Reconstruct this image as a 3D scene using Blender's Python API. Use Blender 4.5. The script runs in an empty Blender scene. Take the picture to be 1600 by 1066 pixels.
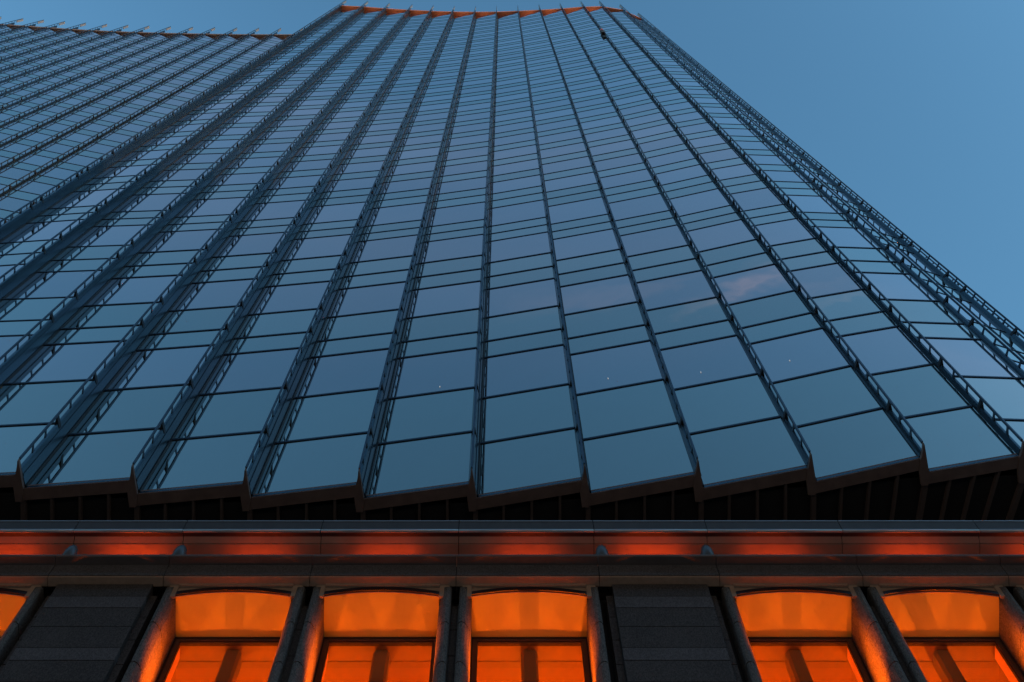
import bpy, math, random
from mathutils import Vector
random.seed(7)
sc = bpy.context.scene
col = sc.collection
R = math.radians

# ------------------------------------------------------------------ camera
# Wide-angle lens aimed straight up, frame shifted down the facade (perspective-control shift).
EYE = 1.6
cd = bpy.data.cameras.new('camera'); cam = bpy.data.objects.new('camera', cd); col.objects.link(cam)
cam.location = (0, 0, EYE)
cam.rotation_euler = (R(180), 0, 0)
cd.sensor_width = 36.0; cd.lens = 23.29
cd.shift_x = 0.0094; cd.shift_y = -0.4306
cd.clip_start = 0.1; cd.clip_end = 5000
sc.camera = cam

# ------------------------------------------------------------------ world, dusk sky
SUN_EL, SUN_AZ = 5.0, 140.0          # azimuth clockwise from +Y : low in the sky, behind and to the right
w = bpy.data.worlds.new("World"); sc.world = w; w.use_nodes = True
nt = w.node_tree; nt.nodes.clear()
def N(nt, t, **kw):
    n = nt.nodes.new(t)
    for k, v in kw.items(): setattr(n, k, v)
    return n
out = N(nt, 'ShaderNodeOutputWorld'); bg = N(nt, 'ShaderNodeBackground')
sky = N(nt, 'ShaderNodeTexSky'); sky.sky_type = 'NISHITA'; sky.sun_disc = False
sky.sun_elevation = R(SUN_EL); sky.sun_rotation = R(SUN_AZ)
sky.air_density = 1.0; sky.dust_density = 0.3; sky.ozone_density = 3.0; sky.altitude = 50
bg.inputs[1].default_value = 0.15
# thin pink cirrus streaks high over the street behind the viewer
tc = N(nt, 'ShaderNodeTexCoord'); sp = N(nt, 'ShaderNodeSeparateXYZ')
nt.links.new(tc.outputs['Generated'], sp.inputs[0])
def M(nt, op, a, b=None, c=None, clamp=False):
    n = nt.nodes.new('ShaderNodeMath'); n.operation = op; n.use_clamp = clamp
    for i, v in enumerate((a, b, c)):
        if v is None: continue
        if isinstance(v, (int, float)): n.inputs[i].default_value = v
        else: nt.links.new(v, n.inputs[i])
    return n.outputs[0]
zc = M(nt, 'MAXIMUM', sp.outputs[2], 0.05)
px = M(nt, 'DIVIDE', sp.outputs[0], zc); py = M(nt, 'DIVIDE', sp.outputs[1], zc)
cb = N(nt, 'ShaderNodeCombineXYZ')
nt.links.new(M(nt, 'MULTIPLY', px, .38), cb.inputs[0]); nt.links.new(M(nt, 'MULTIPLY', py, 6.0), cb.inputs[1])
nz = N(nt, 'ShaderNodeTexNoise'); nz.inputs['Scale'].default_value = 1.6; nz.inputs['Detail'].default_value = 5
nz.inputs['Distortion'].default_value = 0.6
nt.links.new(cb.outputs[0], nz.inputs['Vector'])
n0 = M(nt, 'SUBTRACT', nz.outputs[0], .5)
u = M(nt, 'ADD', M(nt, 'ADD', py, M(nt, 'MULTIPLY', px, .34)), .60)
def tri(c, k): return M(nt, 'SUBTRACT', 1.0, M(nt, 'MULTIPLY', M(nt, 'ABSOLUTE', M(nt, 'SUBTRACT', M(nt, 'ADD', u, M(nt, 'MULTIPLY', n0, .10)), c)), k), clamp=True)
xr = M(nt, 'ADD', M(nt, 'MULTIPLY', px, 1.6), .35, clamp=True)
cl = M(nt, 'MULTIPLY', M(nt, 'MULTIPLY', tri(-.042, 34.0), M(nt, 'ADD', M(nt, 'MULTIPLY', n0, 3.0), .35, clamp=True)), M(nt, 'MULTIPLY', xr, .15))
cl = M(nt, 'ADD', cl, M(nt, 'MULTIPLY', tri(.03, 5.0), .009))
cl = M(nt, 'ADD', cl, M(nt, 'MULTIPLY', tri(.20, 12.0), .010))
cl = M(nt, 'MULTIPLY', cl, M(nt, 'LESS_THAN', py, -.05), clamp=True)
mx = N(nt, 'ShaderNodeMix'); mx.data_type = 'RGBA'
tint = N(nt, 'ShaderNodeMix'); tint.data_type = 'RGBA'; tint.blend_type = 'MULTIPLY'; tint.inputs[0].default_value = 1
nt.links.new(sky.outputs[0], tint.inputs[6]); tint.inputs[7].default_value = (1.0, 1.13, 1, 1)
nt.links.new(cl, mx.inputs[0]); nt.links.new(tint.outputs[2], mx.inputs[6])
mx.inputs[7].default_value = (8.0, 4.9, 3.7, 1)
nt.links.new(mx.outputs[2], bg.inputs[0]); nt.links.new(bg.outputs[0], out.inputs[0])

sl = bpy.data.lights.new('sun', 'SUN'); sl.energy = 0.45; sl.angle = R(0.5); sl.color = (1, .55, .36)
so = bpy.data.objects.new('sun', sl); col.objects.link(so)
sd = Vector((math.sin(R(SUN_AZ))*math.cos(R(SUN_EL)), math.cos(R(SUN_AZ))*math.cos(R(SUN_EL)), math.sin(R(SUN_EL))))
so.rotation_euler = sd.to_track_quat('Z', 'Y').to_euler(); so.location = (30, -30, 40)

sc.view_settings.view_transform = 'Standard'; sc.view_settings.look = 'None'
sc.view_settings.exposure = 1.72; sc.view_settings.gamma = 1.0
sc.render.engine = 'CYCLES'
sc.cycles.max_bounces = 8; sc.cycles.transparent_max_bounces = 12

# ------------------------------------------------------------------ helpers
class MB:
    def __init__(s): s.v = []; s.f = []; s.m = []
    def face(s, pts, mi=0):
        b = len(s.v); s.v += [tuple(p) for p in pts]; s.f.append(tuple(range(b, b+len(pts)))); s.m.append(mi)
    def prism(s, poly, z0, z1, mi=0):              # plan polygon (x, y), closed solid
        a = sum(poly[i][0]*poly[(i+1) % len(poly)][1]-poly[(i+1) % len(poly)][0]*poly[i][1] for i in range(len(poly)))
        if a < 0: poly = poly[::-1]
        n = len(poly); b = len(s.v)
        s.v += [(x, y, z0) for x, y in poly] + [(x, y, z1) for x, y in poly]
        s.f.append(tuple(b+i for i in reversed(range(n)))); s.f.append(tuple(b+n+i for i in range(n)))
        for i in range(n):
            j = (i+1) % n; s.f.append((b+i, b+j, b+n+j, b+n+i))
        s.m += [mi]*(n+2)
        return s
    def box(s, x0, x1, y0, y1, z0, z1, mi=0):
        return s.prism([(x0, y0), (x1, y0), (x1, y1), (x0, y1)], z0, z1, mi)
    def bar(s, a, b, th, z0, z1, mi=0, back=0.0):  # plan line a-b, thickness th to the left of a->b
        d = Vector((b[0]-a[0], b[1]-a[1])).normalized(); n = Vector((-d.y, d.x))
        p = [(a[0]-n.x*back, a[1]-n.y*back), (b[0]-n.x*back, b[1]-n.y*back),
             (b[0]+n.x*th, b[1]+n.y*th), (a[0]+n.x*th, a[1]+n.y*th)]
        return s.prism(p, z0, z1, mi)
    def sweep_x(s, prof, x0, x1, mi=0):            # (y, z) profile swept along x, closed
        a = sum(prof[i][0]*prof[(i+1) % len(prof)][1]-prof[(i+1) % len(prof)][0]*prof[i][1] for i in range(len(prof)))
        if a < 0: prof = prof[::-1]
        n = len(prof); b = len(s.v)
        s.v += [(x0, y, z) for y, z in prof] + [(x1, y, z) for y, z in prof]
        s.f.append(tuple(b+i for i in reversed(range(n)))); s.f.append(tuple(b+n+i for i in range(n)))
        for i in range(n):
            j = (i+1) % n; s.f.append((b+i, b+j, b+n+j, b+n+i))
        s.m += [mi]*(n+2)
        return s
    def lathe(s, prof, cx, cy, n=24, mi=0):        # (r, z) profile round a vertical axis
        b = len(s.v)
        for r, z in prof:
            for k in range(n):
                t = 2*math.pi*k/n; s.v.append((cx+r*math.cos(t), cy+r*math.sin(t), z))
        for i in range(len(prof)-1):
            for k in range(n):
                k2 = (k+1) % n
                s.f.append((b+i*n+k, b+i*n+k2, b+(i+1)*n+k2, b+(i+1)*n+k)); s.m.append(mi)
        s.f.append(tuple(b+k for k in reversed(range(n)))); s.f.append(tuple(b+(len(prof)-1)*n+k for k in range(n)))
        s.m += [mi, mi]
        return s
    def build(s, name, mats, parent=None, loc=None, smooth=False, bevel=0):
        me = bpy.data.meshes.new(name); me.from_pydata(s.v, [], s.f)
        if not isinstance(mats, (list, tuple)): mats = [mats]
        for m in mats: me.materials.append(m)
        me.polygons.foreach_set('material_index', s.m)
        if smooth: me.polygons.foreach_set('use_smooth', [True]*len(s.f))
        me.update()
        o = bpy.data.objects.new(name, me); col.objects.link(o)
        if bevel:
            bm = o.modifiers.new('bevel', 'BEVEL'); bm.width = bevel; bm.segments = 2; bm.limit_method = 'ANGLE'
        if loc: o.location = loc
        if parent is not None: attach(o, parent)
        return o
def attach(o, parent):
    o.parent = parent
    o.matrix_parent_inverse = world_of(parent).inverted()
def world_of(o):
    from mathutils import Matrix
    m = Matrix.Translation(o.location)
    if o.parent: m = world_of(o.parent) @ o.matrix_parent_inverse @ m
    return m
def tag(o, label=None, cat=None, group=None, kind=None):
    if label: o['label'] = label
    if cat: o['category'] = cat
    if group: o['group'] = group
    if kind: o['kind'] = kind
    return o
def thing(name, loc, label, cat, group=None):
    o = bpy.data.objects.new(name, None); col.objects.link(o); o.location = loc; o.empty_display_size = .5
    return tag(o, label, cat, group)

# ------------------------------------------------------------------ materials
def mat(name, base, rough=.6, metal=0., spec=.5, noise=0., nscale=8., bump=0., bscale=60., coords='Object', ramp2=None):
    m = bpy.data.materials.new(name); m.use_nodes = True; t = m.node_tree
    b = t.nodes['Principled BSDF']
    b.inputs['Base Color'].default_value = (*base, 1); b.inputs['Roughness'].default_value = rough
    b.inputs['Metallic'].default_value = metal; b.inputs['Specular IOR Level'].default_value = spec
    tcn = N(t, 'ShaderNodeTexCoord')
    if noise:
        n1 = N(t, 'ShaderNodeTexNoise'); n1.inputs['Scale'].default_value = nscale; n1.inputs['Detail'].default_value = 6
        t.links.new(tcn.outputs[coords], n1.inputs['Vector'])
        rp = N(t, 'ShaderNodeValToRGB'); c2 = ramp2 or base
        rp.color_ramp.elements[0].position = .3; rp.color_ramp.elements[1].position = .7
        rp.color_ramp.elements[0].color = (*[c*(1-noise) for c in base], 1)
        rp.color_ramp.elements[1].color = (*[min(1, c*(1+noise)) for c in c2], 1)
        t.links.new(n1.outputs[0], rp.inputs[0]); t.links.new(rp.outputs[0], b.inputs['Base Color'])
    if bump:
        n2 = N(t, 'ShaderNodeTexNoise'); n2.inputs['Scale'].default_value = bscale; n2.inputs['Detail'].default_value = 4
        t.links.new(tcn.outputs[coords], n2.inputs['Vector'])
        bp = N(t, 'ShaderNodeBump'); bp.inputs['Strength'].default_value = bump; bp.inputs['Distance'].default_value = .01
        t.links.new(n2.outputs[0], bp.inputs['Height']); t.links.new(bp.outputs[0], b.inputs['Normal'])
    return m

def granite(name, base, rough=.75, c=.55):
    """speckled stone : fine grains over slow mottling"""
    m = bpy.data.materials.new(name); m.use_nodes = True; t = m.node_tree; b = t.nodes['Principled BSDF']
    tcn = N(t, 'ShaderNodeTexCoord')
    v = N(t, 'ShaderNodeTexVoronoi'); v.inputs['Scale'].default_value = 55
    g = N(t, 'ShaderNodeTexNoise'); g.inputs['Scale'].default_value = 26; g.inputs['Detail'].default_value = 8; g.inputs['Roughness'].default_value = .75
    s = N(t, 'ShaderNodeTexNoise'); s.inputs['Scale'].default_value = .9; s.inputs['Detail'].default_value = 4
    for n in (v, g, s): t.links.new(tcn.outputs['Object'], n.inputs['Vector'])
    bw = N(t, 'ShaderNodeRGBToBW'); t.links.new(v.outputs['Color'], bw.inputs[0])
    x = M(t, 'ADD', M(t, 'MULTIPLY', bw.outputs[0], .5), M(t, 'MULTIPLY', g.outputs[0], 1.0))
    x = M(t, 'ADD', x, M(t, 'MULTIPLY', s.outputs[0], .35))
    rp = N(t, 'ShaderNodeValToRGB'); rp.color_ramp.elements[0].position = .6; rp.color_ramp.elements[1].position = 1.25
    rp.color_ramp.elements[1].position = 1.0
    x = M(t, 'MULTIPLY', x, .85)
    rp.color_ramp.elements[0].color = (*[q*(1-c) for q in base], 1)
    rp.color_ramp.elements[1].color = (*[q*(1+c) for q in base], 1)
    t.links.new(x, rp.inputs[0]); t.links.new(rp.outputs[0], b.inputs['Base Color'])
    b.inputs['Roughness'].default_value = rough; b.inputs['Specular IOR Level'].default_value = .25
    bp = N(t, 'ShaderNodeBump'); bp.inputs['Strength'].default_value = .25; bp.inputs['Distance'].default_value = .008
    t.links.new(g.outputs[0], bp.inputs['Height']); t.links.new(bp.outputs[0], b.inputs['Normal'])
    return m

def mirror_glass(name, tintc, body, f0=.035, f1=1.27, power=1.3, wav=.0015):
    """coated facade glass : dark body, reflectance rising towards grazing"""
    m = bpy.data.materials.new(name); m.use_nodes = True; t = m.node_tree; t.nodes.clear()
    o = N(t, 'ShaderNodeOutputMaterial'); g = N(t, 'ShaderNodeBsdfGlossy'); d = N(t, 'ShaderNodeBsdfDiffuse')
    g.inputs['Color'].default_value = (*tintc, 1); g.inputs['Roughness'].default_value = .012
    d.inputs['Color'].default_value = (*body, 1)
    lw = N(t, 'ShaderNodeLayerWeight'); lw.inputs['Blend'].default_value = .5
    f = M(t, 'ADD', M(t, 'MULTIPLY', M(t, 'POWER', lw.outputs['Facing'], power), f1-f0), f0)
    gm = N(t, 'ShaderNodeNewGeometry'); oi = N(t, 'ShaderNodeObjectInfo')      # each pane a touch different
    rnd = M(t, 'FRACT', M(t, 'ADD', gm.outputs['Random Per Island'], oi.outputs['Random']))
    f = M(t, 'MULTIPLY', f, M(t, 'ADD', M(t, 'MULTIPLY', rnd, .11), .945))
    mxs = N(t, 'ShaderNodeMixShader'); t.links.new(f, mxs.inputs[0])
    t.links.new(d.outputs[0], mxs.inputs[1]); t.links.new(g.outputs[0], mxs.inputs[2]); t.links.new(mxs.outputs[0], o.inputs[0])
    tcn = N(t, 'ShaderNodeTexCoord'); n2 = N(t, 'ShaderNodeTexNoise'); n2.inputs['Scale'].default_value = .55; n2.inputs['Detail'].default_value = 2
    t.links.new(tcn.outputs['Object'], n2.inputs['Vector'])
    bp = N(t, 'ShaderNodeBump'); bp.inputs['Strength'].default_value = .12; bp.inputs['Distance'].default_value = wav*40
    t.links.new(n2.outputs[0], bp.inputs['Height']); t.links.new(bp.outputs[0], g.inputs['Normal'])
    return m

m_vision = mirror_glass('vision_glass', (.96, .89, .90), (.010, .014, .02))
m_spandrel = mirror_glass('spandrel_glass', (.85, .87, .83), (.010, .022, .026))
m_fin = mat('fin_metal', (.06, .092, .115), rough=.26, metal=.85, noise=.12, nscale=.8)
m_rail = mat('rail_metal', (.055, .085, .12), rough=.4, metal=.6)
m_bracket = mat('bracket_steel', (.022, .028, .036), rough=.5, metal=.3)
m_gutter = mat('gutter_black', (.012, .012, .014), rough=.5)
m_transom = mat('transom_metal', (.03, .05, .08), rough=.35, metal=.5)
m_frost = mat('frosted_cap', (.26, .25, .26), rough=.4)
m_crown = mat('copper_crown', (.42, .13, .05), rough=.5, noise=.15, nscale=1.5)
m_brown = mat('bronze_fascia', (.16, .11, .095), rough=.6, noise=.15, nscale=3)
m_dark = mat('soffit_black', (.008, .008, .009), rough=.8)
m_core = mat('core_dark', (.02, .022, .026), rough=.9)
m_gran = granite('granite_flamed', (.057, .051, .049), c=.42)
m_gran2 = granite('granite_honed', (.083, .078, .081), c=.35)
m_granj = granite('granite_jamb', (.10, .095, .09), rough=.65, c=.5)
m_slot = mat('joint_dark', (.015, .014, .014), rough=.9)
m_cornice = mat('cornice_panel', (.28, .20, .16), rough=.6, noise=.1, nscale=2.5, bump=.05)
m_cfas = mat('cornice_fascia_stone', (.050, .042, .038), rough=.6, noise=.12, nscale=5)
m_rib = mat('rib_bronze', (.09, .065, .056), rough=.6)
m_nose = mat('cornice_nose', (.36, .38, .40), rough=.35, metal=.5)
m_ledge = mat('ledge_metal', (.10, .085, .08), rough=.55, noise=.1, nscale=4)
m_lintel = mat('lintel_stone', (.30, .21, .15), rough=.7, noise=.12, nscale=9)
m_arch = mat('arch_frame', (.012, .014, .02), rough=.4, metal=.2)
m_frame = mat('bronze_frame', (.10, .065, .05), rough=.42, metal=.3)
m_soffit = mat('painted_soffit', (.50, .46, .09), rough=.55, noise=.05, nscale=1.3)
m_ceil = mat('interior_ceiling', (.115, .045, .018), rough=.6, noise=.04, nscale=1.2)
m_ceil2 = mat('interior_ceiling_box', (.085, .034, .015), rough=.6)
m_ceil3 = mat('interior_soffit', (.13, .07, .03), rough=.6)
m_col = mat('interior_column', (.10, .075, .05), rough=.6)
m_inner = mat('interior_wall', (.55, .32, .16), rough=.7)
m_lamp = mat('lamp_enamel', (.085, .10, .11), rough=.4, metal=.2)
m_asphalt = mat('asphalt', (.05, .05, .052), rough=.9, noise=.25, nscale=6)
m_paving = mat('paving', (.22, .21, .2), rough=.85, noise=.15, nscale=4)
m_red = mat('red_plastic', (.45, .1, .09), rough=.5)
m_black = mat('black_plastic', (.008, .008, .008), rough=.6)
m_glow = bpy.data.materials.new('lamp_glow'); m_glow.use_nodes = True
m_glow.node_tree.nodes['Principled BSDF'].inputs['Emission Color'].default_value = (1, .9, .8, 1)
m_glow.node_tree.nodes['Principled BSDF'].inputs['Emission Strength'].default_value = .12
def pane_mat():
    m = bpy.data.materials.new('window_glass'); m.use_nodes = True; t = m.node_tree; t.nodes.clear()
    o = N(t, 'ShaderNodeOutputMaterial'); g = N(t, 'ShaderNodeBsdfGlossy'); d = N(t, 'ShaderNodeBsdfTransparent')
    g.inputs['Roughness'].default_value = .01; d.inputs[0].default_value = (.92, .90, .88, 1)
    mxs = N(t, 'ShaderNodeMixShader'); mxs.inputs[0].default_value = .06
    t.links.new(d.outputs[0], mxs.inputs[1]); t.links.new(g.outputs[0], mxs.inputs[2]); t.links.new(mxs.outputs[0], o.inputs[0])
    return m
m_pane = pane_mat()

# ------------------------------------------------------------------ ground
def sheet(name, x0, x1, y0, y1, z, m):
    b = MB(); b.face([(x0, y0, z), (x1, y0, z), (x1, y1, z), (x0, y1, z)]); o = b.build(name, m); tag(o, kind='structure'); return o
sheet('ground', -1500, 1500, -1500, 1500, -.02, m_asphalt)
sheet('road', -300, 300, -14, -2.5, -.012, m_asphalt)
b = MB(); b.box(-300, 300, -2.5, 15.9, -.012, .0); tag(b.build('pavement', m_paving), kind='structure')

Z = lambda h: h + EYE            # heights below are measured from eye level

m_black0 = mat('lamp_post_paint', (.02, .02, .022), rough=.5)
# unseen office blocks added behind the viewer, to shade the canyon below the tower
m_wallb = mat('plain_render', (.16, .155, .15), rough=.8, noise=.1, nscale=.5)
m_winb = mat('block_glass', (.02, .025, .03), rough=.15)
for bx0, bx1, bh in ((-150, -78, 36), (-76, -27, 41), (-25, 21, 43), (23, 70, 39), (72, 150, 42)):
    bo = bpy.data.objects.new('shade_office_block', None); col.objects.link(bo); bo.location = ((bx0+bx1)/2, -28, 0)
    tag(bo, 'unseen plain office block added for shade across the street behind the viewer, %d metres tall' % bh, 'building', 'added shading blocks across the street')
    b = MB(); b.box(bx0, bx1, -42, -14.5, 0, bh); b.build('wall', m_wallb, bo)
    b = MB(); z = 4.0
    while z < bh-3: b.box(bx0+1, bx1-1, -14.49, -14.40, z, z+1.7); z += 3.9
    b.build('window_bands', m_winb, bo)

# unseen street lamps, added on the far pavement for the faint warm light under the eaves
for k, lx in enumerate((-26, -9, 8, 25)):
    lo = thing('fill_street_lamp', (lx, -12, 0), 'unseen street lamp added for fill light on the far pavement behind the viewer, number %s from the left' % ('one', 'two', 'three', 'four')[k], 'street lamp', 'added fill lamps behind the viewer')
    b = MB(); b.lathe([(.11, 0), (.10, .8), (.07, 1.0), (.05, 6.0)], lx, -12, 12); b.build('pole', m_black0, lo)
    b = MB(); b.box(lx-.12, lx+.12, -12.1, -11.3, 6.0, 6.12); b.build('lamp_head', m_black0, lo, bevel=.02)
    l = bpy.data.lights.new('fill_light', 'POINT'); l.energy = 330; l.color = (1, .82, .68); l.shadow_soft_size = .12
    o = bpy.data.objects.new('fill_light', l); col.objects.link(o); o.location = (lx, -11.0, 6.3)

# ================================================================== TOWER
H0 = 18.2; K = H0/1035.0         # plan survey unit -> metres at the tower's foot
LV = [18.2, 19.97, 21.78, 23.71, 24.58, 25.98, 27.87, 28.79, 29.90, 31.77, 32.49, 33.25, 35.18, 36.05, 36.90]
KIND = ['s', 's', 'v', 's', 's', 'v', 's', 's', 'v', 's', 's', 'v', 's', 's']
BR = [19.75, 21.55, 24.36, 25.75, 28.57, 29.68, 32.3, 33.05, 35.85, 36.7]
h = 38.39
while h < 93.5:
    LV.append(h); KIND.append('v'); BR.append(h+.72)
    if h + .9 < 93.6: LV.append(h+.9); KIND.append('s')
    h += 2.365
HT = 94.1                        # top of the glass
LV.append(HT); KIND.append('v')
HF = 97.5                        # top of the fins

# survey of the fin tips, metres at the foot: x, y, turn (radians) of the fin
def S(px, py, turn=0.): return ((px-785)*K, (py+156)*K, turn)
MAIN = [S(-522, 680, -.02), S(-340, 689), S(-158, 704), S(31, 715.5), S(208.4, 724), S(384.5, 730), S(561.5, 731.6), S(737, 730.4), S(913, 724),
        S(1089.5, 715.4), S(1265.3, 705), S(1441, 690), S(1597, 687, .06), S(1770, 716, .28), S(1923, 788, .5), S(2052, 906, .75), S(2140, 1060, 1.0), S(2190, 1240, 1.2)]
def off(T, dx, dy):              # a point near fin T given in survey units, turned with the fin
    c, s = math.cos(T[2]), math.sin(T[2]); dx *= K; dy *= K
    return (T[0]+dx*c-dy*s, T[1]+dx*s+dy*c)

def local(T, pts, mir=1): return [off(T, x*mir, y) for x, y in pts]
DEEP = 46
BODY = [(-5, 26), (-3.9, 20.5), (-2.3, 15.2), (1.4, 14.4), (2.6, 16.5), (4.4, 23), (9, 44), (6.0, 45.5), (-2, 28)]
SPIKE = [(0, -.6), (1.2, 2), (8.5, 47), (6.5, 65), (-4, 65), (-7, 43), (-5.6, 27), (-3.4, 20), (-1.6, 10), (-.9, 2)]
BRACKET = [(-.8, 1), (.9, 1), (1.6, 7), (3.2, 14.5), (4.9, 23), (-4.4, 23), (-3.2, 13.5), (-1.4, 7)]
STRUT = [(-.9, 3.2), (1.0, 3.2), (.6, 6.5), (.6, 9), (1.3, 14.8), (-1.6, 15.2), (-.7, 9), (-.6, 6.5)]
RAIL = [(-1.35, -.8), (1.35, -.8), (1.35, 3.6), (-1.35, 3.6)]

def build_tower(root, tips, mir, deep, indiv, hbot):
    """indiv(i) -> number of lowest panes of bay i kept as parts of their own"""
    rest_g = MB(); rest_t = MB(); rest_b = MB()
    nlev = len(LV)-1
    def P(T): return off(T, mir*8, DEEP if mir == 1 else 25)       # left end of the bay that starts at T
    # fins
    for i, T in enumerate(tips):
        Hb = hbot
        b = MB(); b.prism(local(T, BODY, mir), Z(Hb), Z(HT+1.6)); 
        # shallow vertical joints on the flank
        b.prism(local(T, [(5.2, 25.5), (6.2, 25.3), (6.8, 28.0), (5.8, 28.2)], mir), Z(Hb), Z(HT))
        fin = b.build('fin', m_fin, root)
        b = MB(); b.prism(local(T, RAIL, mir), Z(Hb), Z(HF))
        hs = [h for h in BR if h > Hb]
        pts = [Hb] + hs + [HF-.5]
        for a, c in zip(pts[:-1], pts[1:]):
            n = max(1, round((c-a)/.62)-1)
            for k in range(1, n+1):
                z = a+(c-a)*k/(n+1); b.prism(local(T, STRUT, mir), Z(z)-.03, Z(z)+.03)
        b.build('rail', m_rail, fin)
        b = MB(); b.prism(local(T, [(7.4, 43), (10.5, 42.5), (11, 45.6), (8, 46.6)], mir), Z(Hb), Z(HT)); b.build('gutter', m_gutter, fin)
        b = MB(); b.prism(local(T, [(-.9, 3.5), (.9, 3.5), (3, 20), (-3, 21)], mir), Z(HF-(2.4 if mir == 1 else 1.3)), Z(HF-.05)); b.build('cap_plate', m_frost, fin)
        nb = indiv(i)
        for j, hb in enumerate(hs):
            if j < min(nb, 9) and mir == 1:
                q = MB(); q.prism(local(T, BRACKET, mir), Z(hb)-.045, Z(hb)+.045); q.build('bracket', m_bracket, fin)
            else: rest_b.prism(local(T, BRACKET, mir), Z(hb)-.045, Z(hb)+.045)
    # bays
    for i in range(len(tips)-1):
        A, B = tips[i], tips[i+1]
        if mir == 1: a, c = off(A, 8, DEEP), off(B, -5, 25)
        else: a, c = off(A, 5, 25), off(B, -8, deep)
        for j in range(nlev):
            z0, z1 = LV[j], LV[j+1]
            if z0 < hbot-.01: continue
            mi = 0 if KIND[j] == 'v' else 1
            if j < indiv(i):
                q = MB(); q.bar(a, c, .04, Z(z0)+.012, Z(z1)-.012); q.build('glass_pane', m_vision if mi == 0 else m_spandrel, root)
            else: rest_g.bar(a, c, .04, Z(z0)+.006, Z(z1)-.006, mi)
            if j == 0: continue
            if j < indiv(i):
                q = MB(); q.bar(a, c, .03, Z(z0)-.024, Z(z0)+.024, back=.028); q.build('transom', m_transom, root)
            else: rest_t.bar(a, c, .03, Z(z0)-.021, Z(z0)+.021, back=.022)
        # crown soffit : straight front edge between the fins, over the folded glass
        e0, e1 = off(A, mir*1.5, 19.5), off(B, -mir*1.5, 19)
        if mir == -1: e0, e1 = off(A, 1.5, 20), off(B, -1.5, 20)
        d0, d1 = (a[0], a[1]+.5), (c[0], c[1]+.5)
        b = MB(); b.prism([e0, e1, d1, d0], Z(HT)+.02, Z(HT)+.5); b.build('crown_soffit', m_crown if mir == 1 else m_brown, root)
    tag(rest_g.build('upper_glazing', [m_vision, m_spandrel], root), kind='stuff')
    tag(rest_t.build('upper_transoms', m_transom, root), kind='stuff')
    tag(rest_b.build('upper_brackets', m_bracket, root), kind='stuff')

tower = thing('glass_tower', (MAIN[7][0], MAIN[7][1]+12, Z(H0)), 'tall dusk-blue glass tower with folded bays and ladder-like vertical fins above the stone building', 'tower')
build_tower(tower, MAIN, 1, DEEP, lambda i: 9 if 2 <= i <= 12 else 0, H0)
# dark body behind the glass
plan = [off(T, 2, 75) for T in MAIN] + [(MAIN[-1][0]-3, 40), (MAIN[0][0], 40)]
MB().prism(plan, Z(H0)+.12, Z(HT)).build('core', m_core, tower)
# foot of the tower : bronze border following the folds, spike plates, ribs below the dark soffit
for i in range(len(MAIN)-1):
    A, B = MAIN[i], MAIN[i+1]
    a, c = off(A, 8, DEEP), off(B, -5, 25)
    b = MB(); b.prism([(a[0], a[1]-.012), (c[0], c[1]-.012), (off(B, -7, 43)), off(A, 6.5, 64)], Z(H0)-.05, Z(H0)+.06); b.build('bottom_fascia', m_brown, tower)
    b = MB(); b.bar(a, c, -.006, Z(H0)-.03, Z(H0)+.02, back=.016); b.build('sill_edge', m_fin, tower)
b = MB()
for T in MAIN[:]:
    q = MB(); q.prism(local(T, SPIKE), Z(H0)-.075, Z(H0)-.015); q.build('fin_foot_plate', m_brown, tower)
pl2 = [off(T, 4, 60) for T in MAIN] + [(MAIN[-1][0]-3, 30), (MAIN[0][0], 30)]
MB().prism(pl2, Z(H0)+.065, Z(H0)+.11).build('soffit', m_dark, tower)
def leanf(x):                    # ribs stay square to the straight front and fan out round the corner
    t = max(0., (x-8.2)/6.0); return -.33*min(1.6, t**1.15)
for i in range(2, len(MAIN)-3):
    A, B = MAIN[i], MAIN[i+1]
    for k in range(4):
        t = k/4; p0 = off(A, 6, 60); p1 = off(B, 6, 60)
        x = p0[0]+(p1[0]-p0[0])*t; y = p0[1]+(p1[1]-p0[1])*t
        if k: y = off(A, 8, DEEP)[1] + (off(B, -5, 25)[1]-off(A, 8, DEEP)[1])*t + .27
        wd = .065 if k == 0 else .034
        s = leanf(x); x2 = x+s*4.5
        b = MB(); b.prism([(x-wd, y), (x+wd, y), (x2+wd, y+4.5), (x2-wd, y+4.5)], Z(H0)-.03, Z(H0)+.05); b.build('soffit_rib', m_rib, tower)

# set-back wing on the left
def SW(tx, ty): return ((tx-785)*HF/1035, (ty+156)*HF/1035, 0.)
WX = [(-66, 19.5), (-32, 23), (2, 26.2), (36.4, 28.8), (68.8, 31), (101.6, 33.4), (134.3, 35.6), (167.4, 37.5), (200.5, 39), (233.5, 40.2), (267, 41.2), (301.5, 42), (336, 42.7), (370.5, 43.2), (404.8, 43.5), (439.2, 43.6), (473.5, 43.5), (508, 43.2)]
WING = [SW(*p) for p in WX]
wing = thing('glass_tower', (-30, 25, Z(H0)), 'set-back glass wing with pinkish ladder fins left of the main tower', 'tower')
build_tower(wing, WING, -1, 60, lambda i: 0, 24.58)
plan = [off(T, -2, 90) for T in WING] + [(WING[-1][0], 45), (WING[0][0], 45)]
MB().prism(plan, Z(18.2), Z(HT)).build('core', m_core, wing)

# glowing chips on the glass front, imitating ceiling lamps seen through it
for lx, lz in ((-2.08, 22.02), (3.55, 22.25), (6.68, 22.3), (9.78, 22.55)):
    for A, B in zip(MAIN[:-1], MAIN[1:]):
        a, c = off(A, 8, DEEP), off(B, -5, 25)
        if a[0] <= lx < c[0]:
            y = a[1]+(c[1]-a[1])*(lx-a[0])/(c[0]-a[0]); b = MB(); b.box(lx-.014, lx+.014, y-.018, y-.012, Z(lz)-.018, Z(lz)+.018)
            b.build('downlight_glint', m_glow, tower)
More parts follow.
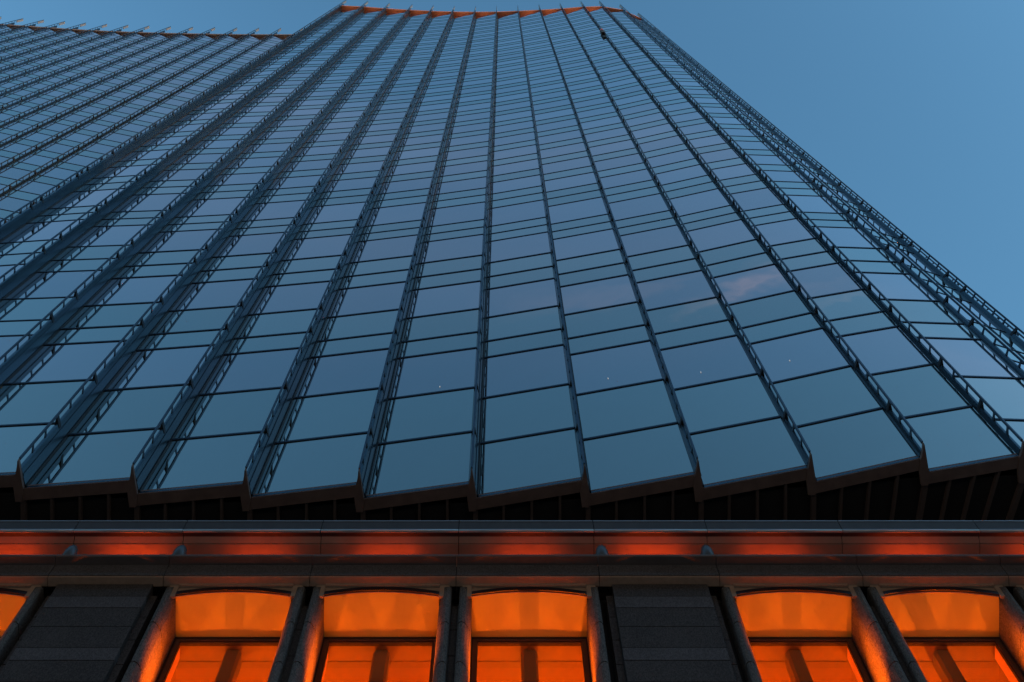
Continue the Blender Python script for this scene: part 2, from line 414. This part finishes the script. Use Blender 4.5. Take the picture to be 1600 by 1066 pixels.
# crown uplights tucked under the copper soffit
def crown(T0, T1, e):
    x = (T0[0]+T1[0])/2; y = (T0[1]+T1[1])/2+.55
    l = bpy.data.lights.new('crown_lamp', 'AREA'); l.energy = e*.13; l.color = (1, .50, .26); l.shape = 'RECTANGLE'; l.size = 1.6; l.size_y = .1
    o = bpy.data.objects.new('crown_lamp', l); col.objects.link(o); o.location = (x, y-.1, Z(HT)-.9); o.rotation_euler = (R(180), 0, 0)
for i in range(12): crown(MAIN[i], MAIN[i+1], (5, 5, 7, 7, 7, 8, 8, 3, 10, 11, 11, 10)[i])
for i in range(2, 16): crown(WING[i], WING[i+1], (.5+1.5*random.random()**2))

# maintenance hoist hanging on a fin near the top
T = MAIN[11]
hx, hy = off(T, -7, 12); hz = 74.5
hoist = thing('rope_hoist', (hx, hy, Z(hz)), 'small black hoist with red top hanging on a fin near the tower top', 'hoist')
b = MB(); b.box(hx-.23, hx+.23, hy-.22, hy+.22, Z(hz)+.25, Z(hz)+1.3); b.build('housing', m_black, hoist, bevel=.05)
b = MB(); b.box(hx-.16, hx+.16, hy+.1, hy+.38, Z(hz)-.9, Z(hz)+.1); b.build('counterweight', m_black, hoist, bevel=.05)
b = MB(); b.lathe([(.03, Z(hz)-.0), (.03, Z(hz)+1.9)], hx+.05, hy+.2, 8); b.build('cable', m_black, hoist)
b = MB(); b.lathe([(.2, Z(hz)+1.32), (.22, Z(hz)+1.6), (.1, Z(hz)+1.85)], hx, hy-.1, 14); b.build('cover', m_red, hoist)

# ================================================================== STONE BUILDING
podium = thing('stone_building', (0, 16, 0), 'dark granite building with glowing orange arched windows and a lit cornice', 'building')
WC = [-18.54, -15.23, -11.93, -6.014, -2.70, .60, 6.514, 9.81, 13.11, 19.03, 22.3]
PIERS = [-8.97, 3.557, 16.07, -21.5]
BND = [-22.9, -20.2, -16.88, -13.58, -10.29, -7.67, -4.36, -1.05, 2.20, 4.92, 8.16, 11.46, 14.72, 17.42, 20.66, 23.95]
g = .008
# --- cornice : nose fascia, lit soffit panels, cove, ledge, frieze
for x0, x1 in zip(BND[:-1], BND[1:]):
    a, c = x0+g, x1-g
    b = MB(); b.sweep_x([(15.12, Z(15.935)), (15.12, Z(16.12)), (15.16, Z(16.13)), (17.4, Z(16.13)), (17.4, Z(16.0)), (15.20, Z(15.935))], a, c)
    b.build('cornice_fascia', m_cfas, podium)
    n = [(15.145+.035*math.cos(t), Z(15.905)+.035*math.sin(t)) for t in [k*math.pi/5 for k in range(10)]]
    b = MB(); b.sweep_x(n, a, c); b.build('cornice_nose', m_nose, podium, smooth=True)
    b = MB(); b.box(a, c, 15.11, 15.14, Z(16.122), Z(16.135)); b.build('cornice_drip', m_nose, podium)
    b = MB(); b.sweep_x([(15.16, Z(15.985)), (15.44, Z(15.90)), (15.44, Z(15.93)), (15.16, Z(16.0))], a, c); b.build('soffit_panel', m_cornice, podium)
    b = MB(); b.box(a, c, 15.462, 15.95, Z(15.90), Z(15.93)); b.build('soffit_panel', m_cornice, podium)
    b = MB(); b.box(a-.02, c+.02, 15.40, 15.96, Z(15.935), Z(15.96)); b.box(a-.02, c+.02, 15.18, 15.40, Z(16.002), Z(16.02)); b.build('cornice_core', m_slot, podium)
    b = MB()
    for sx in (a+.16, c-.16): b.lathe([(.014, Z(15.95)), (.014, Z(15.98))], sx, 15.22, 8)
    b.build('bolt_pair', m_slot, podium)
    b = MB(); b.sweep_x([(15.10, Z(15.262)), (15.10, Z(15.285)), (15.14, Z(15.30)), (15.955, Z(15.30)), (15.955, Z(15.25)), (15.12, Z(15.25))], a, c); b.build('ledge', m_ledge, podium)
    b = MB(); b.box(a, c, 15.30, 15.46, Z(15.02), Z(15.245)); b.build('frieze_block', m_gran2, podium, bevel=.004)
    b = MB(); b.sweep_x([(15.30+.03, Z(14.995)), (15.315, Z(15.005)), (15.32, Z(15.018)), (15.52, Z(15.018)), (15.52, Z(14.98))], a, c); b.build('architrave', m_lintel, podium)
MB().box(-23, 24, 15.95, 16.1, Z(15.25), Z(16.0)).build('cove_back', m_lintel, podium)
MB().box(-23, 24, 15.34, 15.48, Z(15.03), Z(15.24)).build('frieze_core', m_slot, podium)

# cove uplights (they stand on the ledge, hidden from the street) : real lamps
def cove(x, p=1.0):
    l = bpy.data.lights.new('cove_lamp', 'AREA'); l.energy = 2.0*p; l.color = (1, .075, .003); l.shape = 'RECTANGLE'; l.size = 1.35; l.size_y = .05
    o = bpy.data.objects.new('cove_lamp', l); col.objects.link(o); o.location = (x, 15.80, Z(15.40)); o.rotation_euler = (R(180), 0, 0); return o
for i, x in enumerate([-18.5, -15.2, -11.9, -8.85, -5.85, -2.75, .6, 3.55, 6.5, 9.8, 13.0, 16.1, 19.]):
    cove(x, [1, 1, 1, 1.1, .75, .9, .8, 1.15, .8, 1, 1, 1, 1][i])

# --- windows
ZA = 14.80                                     # soffit of the openings
def jamb_profile(s):                           # plan, relative to the window centre
    p = [(1.285, 16.47), (1.285, 15.78), (1.30, 15.66), (1.345, 15.56), (1.40, 15.49), (1.46, 15.455), (1.52, 15.465), (1.556, 15.51), (1.565, 15.57), (1.565, 16.47)]
    return [(s*x, y) for x, y in p]
def jamb_mesh(s, z0, ztop):
    b = MB(); cuts = [ztop, 14.19, 13.45, 12.7, 11.9, z0]
    for a, c in zip(cuts[1:], cuts[:-1]):
        if c == ztop:      # rounded head of the topmost block
            b.prism(jamb_profile(s), Z(a)+.01, Z(c)-.12)
            pr = jamb_profile(s)
            for k in range(4):
                t0, t1 = k/4, (k+1)/4
                sh = lambda t: .09*(1-math.sqrt(max(0, 1-t*t)))
                q = [(x, max(y, 15.455+sh(t1))) for x, y in pr]
                b.prism(q, Z(c)-.12+.03*k+.0005, Z(c)-.12+.03*(k+1))
        else: b.prism(jamb_profile(s), Z(a)+.01, Z(c)-.01)
    core = [(s*1.30, 16.46), (s*1.30, 15.8), (s*1.42, 15.52), (s*1.54, 15.53), (s*1.555, 16.46)]
    b.prism(core, Z(z0), Z(ztop)-.13, 1)
    return b
NA = 20
def arch_z(x, rise, base, hw): 
    rad = (hw*hw+rise*rise)/(2*rise); return base+rise-rad+math.sqrt(max(0, rad*rad-x*x))
first = {}
def put(key, name, mk, mats, x, parent, **kw):
    if key not in first:
        o = mk().build(name, mats, None, **kw); o.location = (x, 0, 0); attach(o, parent); first[key] = o; return o
    s = first[key]; o = s.copy(); col.objects.link(o); o.location = (x, 0, 0); attach(o, parent); return o

def mk_soffit():
    b = MB(); hw = 1.285
    xs = [-hw+2*hw*k/NA for k in range(NA+1)]; ys = [15.53, 15.8, 16.1, 16.46]
    zz = lambda x, y: (1-(y-15.53)/.93)*(arch_z(x, .10, ZA, hw)-ZA)+ZA
    for i in range(NA):
        for j in range(3):
            q = [(xs[i], ys[j]), (xs[i], ys[j+1]), (xs[i+1], ys[j+1]), (xs[i+1], ys[j])]
            b.face([(x, y, Z(zz(x, y))) for x, y in q])
    for i in range(NA):     # thickness upward
        b.face([(xs[i], 15.53, Z(ZA)+.2), (xs[i+1], 15.53, Z(ZA)+.2), (xs[i+1], 16.46, Z(ZA)+.2), (xs[i], 16.46, Z(ZA)+.2)])
    return b
def mk_lintel():            # flat stone head in front, spandrel behind it
    b = MB(); hw = 1.285
    b.box(-1.29, 1.29, 15.462, 15.528, Z(14.95), Z(15.015))
    xs = [-hw+2*hw*k/NA for k in range(NA+1)]
    for i in range(NA):
        z0, z1 = arch_z(xs[i], .10, ZA+.07, hw), arch_z(xs[i+1], .10, ZA+.07, hw)
        z0, z1 = min(z0, 14.945), min(z1, 14.945)
        b.face([(xs[i], 15.53, Z(z0)), (xs[i+1], 15.53, Z(z1)), (xs[i+1], 15.53, Z(14.96)), (xs[i], 15.53, Z(14.96))])
    for s in (-1, 1): b.box(min(s*1.2885, s*1.50), max(s*1.2885, s*1.50), 15.50, 15.56, Z(14.75), Z(15.02))
    return b
def mk_arch():
    b = MB(); hw = 1.284
    xs = [-hw+2*hw*k/NA for k in range(NA+1)]
    for (ya, yb, za, zb, mi) in ((15.495, 15.54, -.002, .062, 0), (15.542, 15.552, -.012, .0, 1)):
        for i in range(NA):
            p = []
            for x in (xs[i], xs[i+1]):
                z = arch_z(x, .10, ZA-.012, hw); p.append((x, z))
            (x0, z0), (x1, z1) = p
            c = [(x0, ya, Z(z0+za)), (x1, ya, Z(z1+za)), (x1, yb, Z(z1+za)), (x0, yb, Z(z0+za)),
                 (x0, ya, Z(z0+zb)), (x1, ya, Z(z1+zb)), (x1, yb, Z(z1+zb)), (x0, yb, Z(z0+zb))]
            for f in ((0, 3, 2, 1), (4, 5, 6, 7), (0, 1, 5, 4), (2, 3, 7, 6)): b.face([c[q] for q in f], mi)
    return b
def mk_frame():
    b = MB(); zt = ZA-.002; zb = 11.9
    b.box(-1.283, 1.283, 16.462, 16.50, Z(zt)-.022, Z(zt), 1)
    b.box(-1.283, 1.283, 16.478, 16.56, Z(zt)-.052, Z(zt)-.0225, 0)
    b.box(-1.17, 1.17, 16.50, 16.58, Z(zt)-.072, Z(zt)-.0525, 1)
    for s in (-1, 1):
        x = lambda a, c: (min(s*a, s*c), max(s*a, s*c))
        b.box(*x(1.262, 1.284), 16.44, 16.62, Z(zb), Z(zt)-.0225, 1)
        b.box(*x(1.165, 1.261), 16.485, 16.62, Z(zb), Z(zt)-.0525, 0)
        b.box(*x(1.148, 1.164), 16.51, 16.60, Z(zb), Z(zt)-.0725, 1)
    b.box(-1.28, 1.28, 16.47, 16.6, Z(zb)-.1, Z(zb), 0)
    return b
def mk_pane(): b = MB(); b.box(-1.147, 1.147, 16.54, 16.548, Z(11.9), Z(ZA)-.075); return b
def mk_reveal():
    b = MB()
    for s in (-1, 1): b.box(min(s*1.19, s*1.27), max(s*1.19, s*1.27), 16.625, 16.94, Z(11.8), Z(ZA)-.003)
    return b
def mk_col():
    b = MB(); r = .185
    p = [(r*x, 16.95+.2*y) for x, y in ((-1, -.6), (-.7, -1), (.7, -1), (1, -.6), (1, .8), (-1, .8))]
    b.prism(p, Z(10.6), Z(ZA)-.004); return b
for x in WC:
    wn = put('w', 'window', mk_frame, [m_frame, m_slot], x, podium)
    put('p', 'glass_pane', mk_pane, m_pane, x, wn)
    put('ar', 'arch_frame', mk_arch, [m_arch, m_nose], x, podium)
    put('so', 'window_soffit', mk_soffit, m_soffit, x, podium)
    put('li', 'arch_lintel', mk_lintel, m_lintel, x, podium)
    for s in (-1, 1): put('j%d' % s, 'jamb', lambda: jamb_mesh(s, -1.6, 14.97), [m_granj, m_slot], x, podium)
    put('re', 'inner_reveal', mk_reveal, m_inner, x, podium)
    put('co', 'interior_column', mk_col, m_col, x, podium)
    MB().box(x-1.29, x+1.29, 15.9, 16.6, Z(-1.6), Z(11.78)).build('apron_wall', m_gran, podium)

# slots between paired windows : recessed coursed stone
def slot(x0, x1, yf=15.68):
    b = MB(); z = 14.72; k = 0
    while z > 9:
        b.box(x0, x1, yf, 16.5, Z(z)-.48, Z(z)-.008); z -= .49
    b.box(x0, x1, yf+.02, 16.5, Z(-1.6), Z(z)); b.box(x0, x1, yf+.25, 16.5, Z(14.725), Z(15.0), 1)
    b.box(x0, x1, yf+.012, 16.49, Z(9), Z(14.72), 1)
    b.build('slot_wall', [m_gran, m_slot], podium)
for a, c in ((-18.54, -15.23), (-15.23, -11.93), (-6.014, -2.7), (-2.7, .6), (6.514, 9.81), (9.81, 13.11), (19.03, 22.3)):
    slot(a+1.566, c-1.566)
# broad piers
for xc in PIERS:
    b = MB()
    zc = [14.975, 14.71, 14.47, 14.10, 13.70, 13.47, 13.1, 12.70, 12.47, 12.1, 11.7, 11.47]
    pol = [0, 1, 0, 0, 1, 0, 0, 1, 0, 0, 1]
    for a, c, m_ in zip(zc[1:], zc[:-1], pol):
        b.box(xc-1.075, xc+1.075, 15.455+(0 if m_ else .004), 16.4, Z(a)+.006, Z(c)-.006, m_)
    zs = 14.86
    while zs > 9:
        b.box(xc-1.235, xc-1.08, 15.60, 16.4, Z(zs)-.44, Z(zs)-.006, 0); b.box(xc+1.08, xc+1.235, 15.60, 16.4, Z(zs)-.44, Z(zs)-.006, 0); zs -= .447
    b.box(xc-1.06, xc+1.06, 15.475, 16.4, Z(-1.6), Z(14.96), 2)
    b.box(xc-1.39, xc+1.39, 15.85, 16.45, Z(-1.6), Z(15.0), 2)
    b.build('pier', [m_gran, m_gran2, m_slot], podium)
# --- interior behind the windows
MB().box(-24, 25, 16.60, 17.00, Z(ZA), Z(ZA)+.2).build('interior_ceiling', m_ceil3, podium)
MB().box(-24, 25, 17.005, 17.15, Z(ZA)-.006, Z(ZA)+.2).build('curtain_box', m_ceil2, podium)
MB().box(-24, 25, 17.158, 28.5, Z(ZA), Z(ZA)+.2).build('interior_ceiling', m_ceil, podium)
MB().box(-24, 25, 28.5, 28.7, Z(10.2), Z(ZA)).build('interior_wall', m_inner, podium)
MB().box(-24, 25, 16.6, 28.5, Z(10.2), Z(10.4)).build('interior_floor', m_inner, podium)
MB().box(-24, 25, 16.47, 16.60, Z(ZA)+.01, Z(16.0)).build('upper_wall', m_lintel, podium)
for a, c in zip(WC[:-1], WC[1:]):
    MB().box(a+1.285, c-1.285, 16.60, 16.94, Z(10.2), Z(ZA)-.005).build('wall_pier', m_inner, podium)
MB().box(-23, 24, 16.1, 28.7, Z(15.3), Z(15.9)).build('roof', m_slot, podium)

# hall lamps
for x, p in ((-12.4, 1), (-6.1, 1), (.62, 1), (6.65, 1), (13.2, 1)):
    l = bpy.data.lights.new('hall_lamp', 'POINT'); l.energy = 1200*p; l.color = (1, .14, .001); l.shadow_soft_size = .22
    o = bpy.data.objects.new('hall_lamp', l); col.objects.link(o); o.location = (x, 24.6, Z(11.0))

# uplights on the outer sills : one pair for the soffit, one pair crossing to graze the reveals
def spot(p, q, e, size, blend):
    l = bpy.data.lights.new('sill_lamp', 'SPOT'); l.energy = e; l.color = (1, .12, .001); l.shadow_soft_size = .05
    l.spot_size = R(size); l.spot_blend = blend
    o = bpy.data.objects.new('sill_lamp', l); col.objects.link(o); o.location = p
    o.rotation_euler = (Vector(p)-Vector(q)).to_track_quat('Z', 'Y').to_euler()
for x in WC:
    for s in (-1, 1):
        spot((x+s*.45, 15.88, Z(12.0)), (x+s*.6, 15.92, Z(14.8)), 10, 50, .9)
        spot((x-s*.25, 16.12, Z(12.15)), (x+s*1.285, 15.96, Z(13.72)), 850, 25, 1.0)
# solid wall behind jambs and piers
for a, c in zip(WC[:-1], WC[1:]):
    MB().box(a+1.286, c-1.286, 16.42, 16.598, Z(-1.6), Z(15.2)).build('wall_core', m_slot, podium)

# --- floodlight heads on the ledge beside the broad piers
for x, lab in ((-10.12, 'grey bullet floodlight on the cornice ledge, left end of left blank pier'),
               (-7.56, 'grey bullet floodlight on the cornice ledge right end of left blank pier'),
               (2.33, 'grey bullet floodlight on the cornice ledge, left end of the central blank pier'),
               (4.80, 'grey bullet floodlight on the cornice ledge, right end of the central blank pier')):
    t = thing('floodlight', (x, 15.30, Z(15.30)), lab, 'floodlight', 'floodlights standing on the cornice ledge')
    b = MB(); b.lathe([(.10, Z(15.305)), (.15, Z(15.36)), (.155, Z(15.52)), (.13, Z(15.60)), (.085, Z(15.655)), (.03, Z(15.68))], x, 15.32, 24); b.build('lamp_head', m_lamp, t, smooth=True)
    b = MB(); b.box(x-.06, x+.06, 15.40, 15.56, Z(15.301), Z(15.35)); b.build('bracket', m_slot, t)
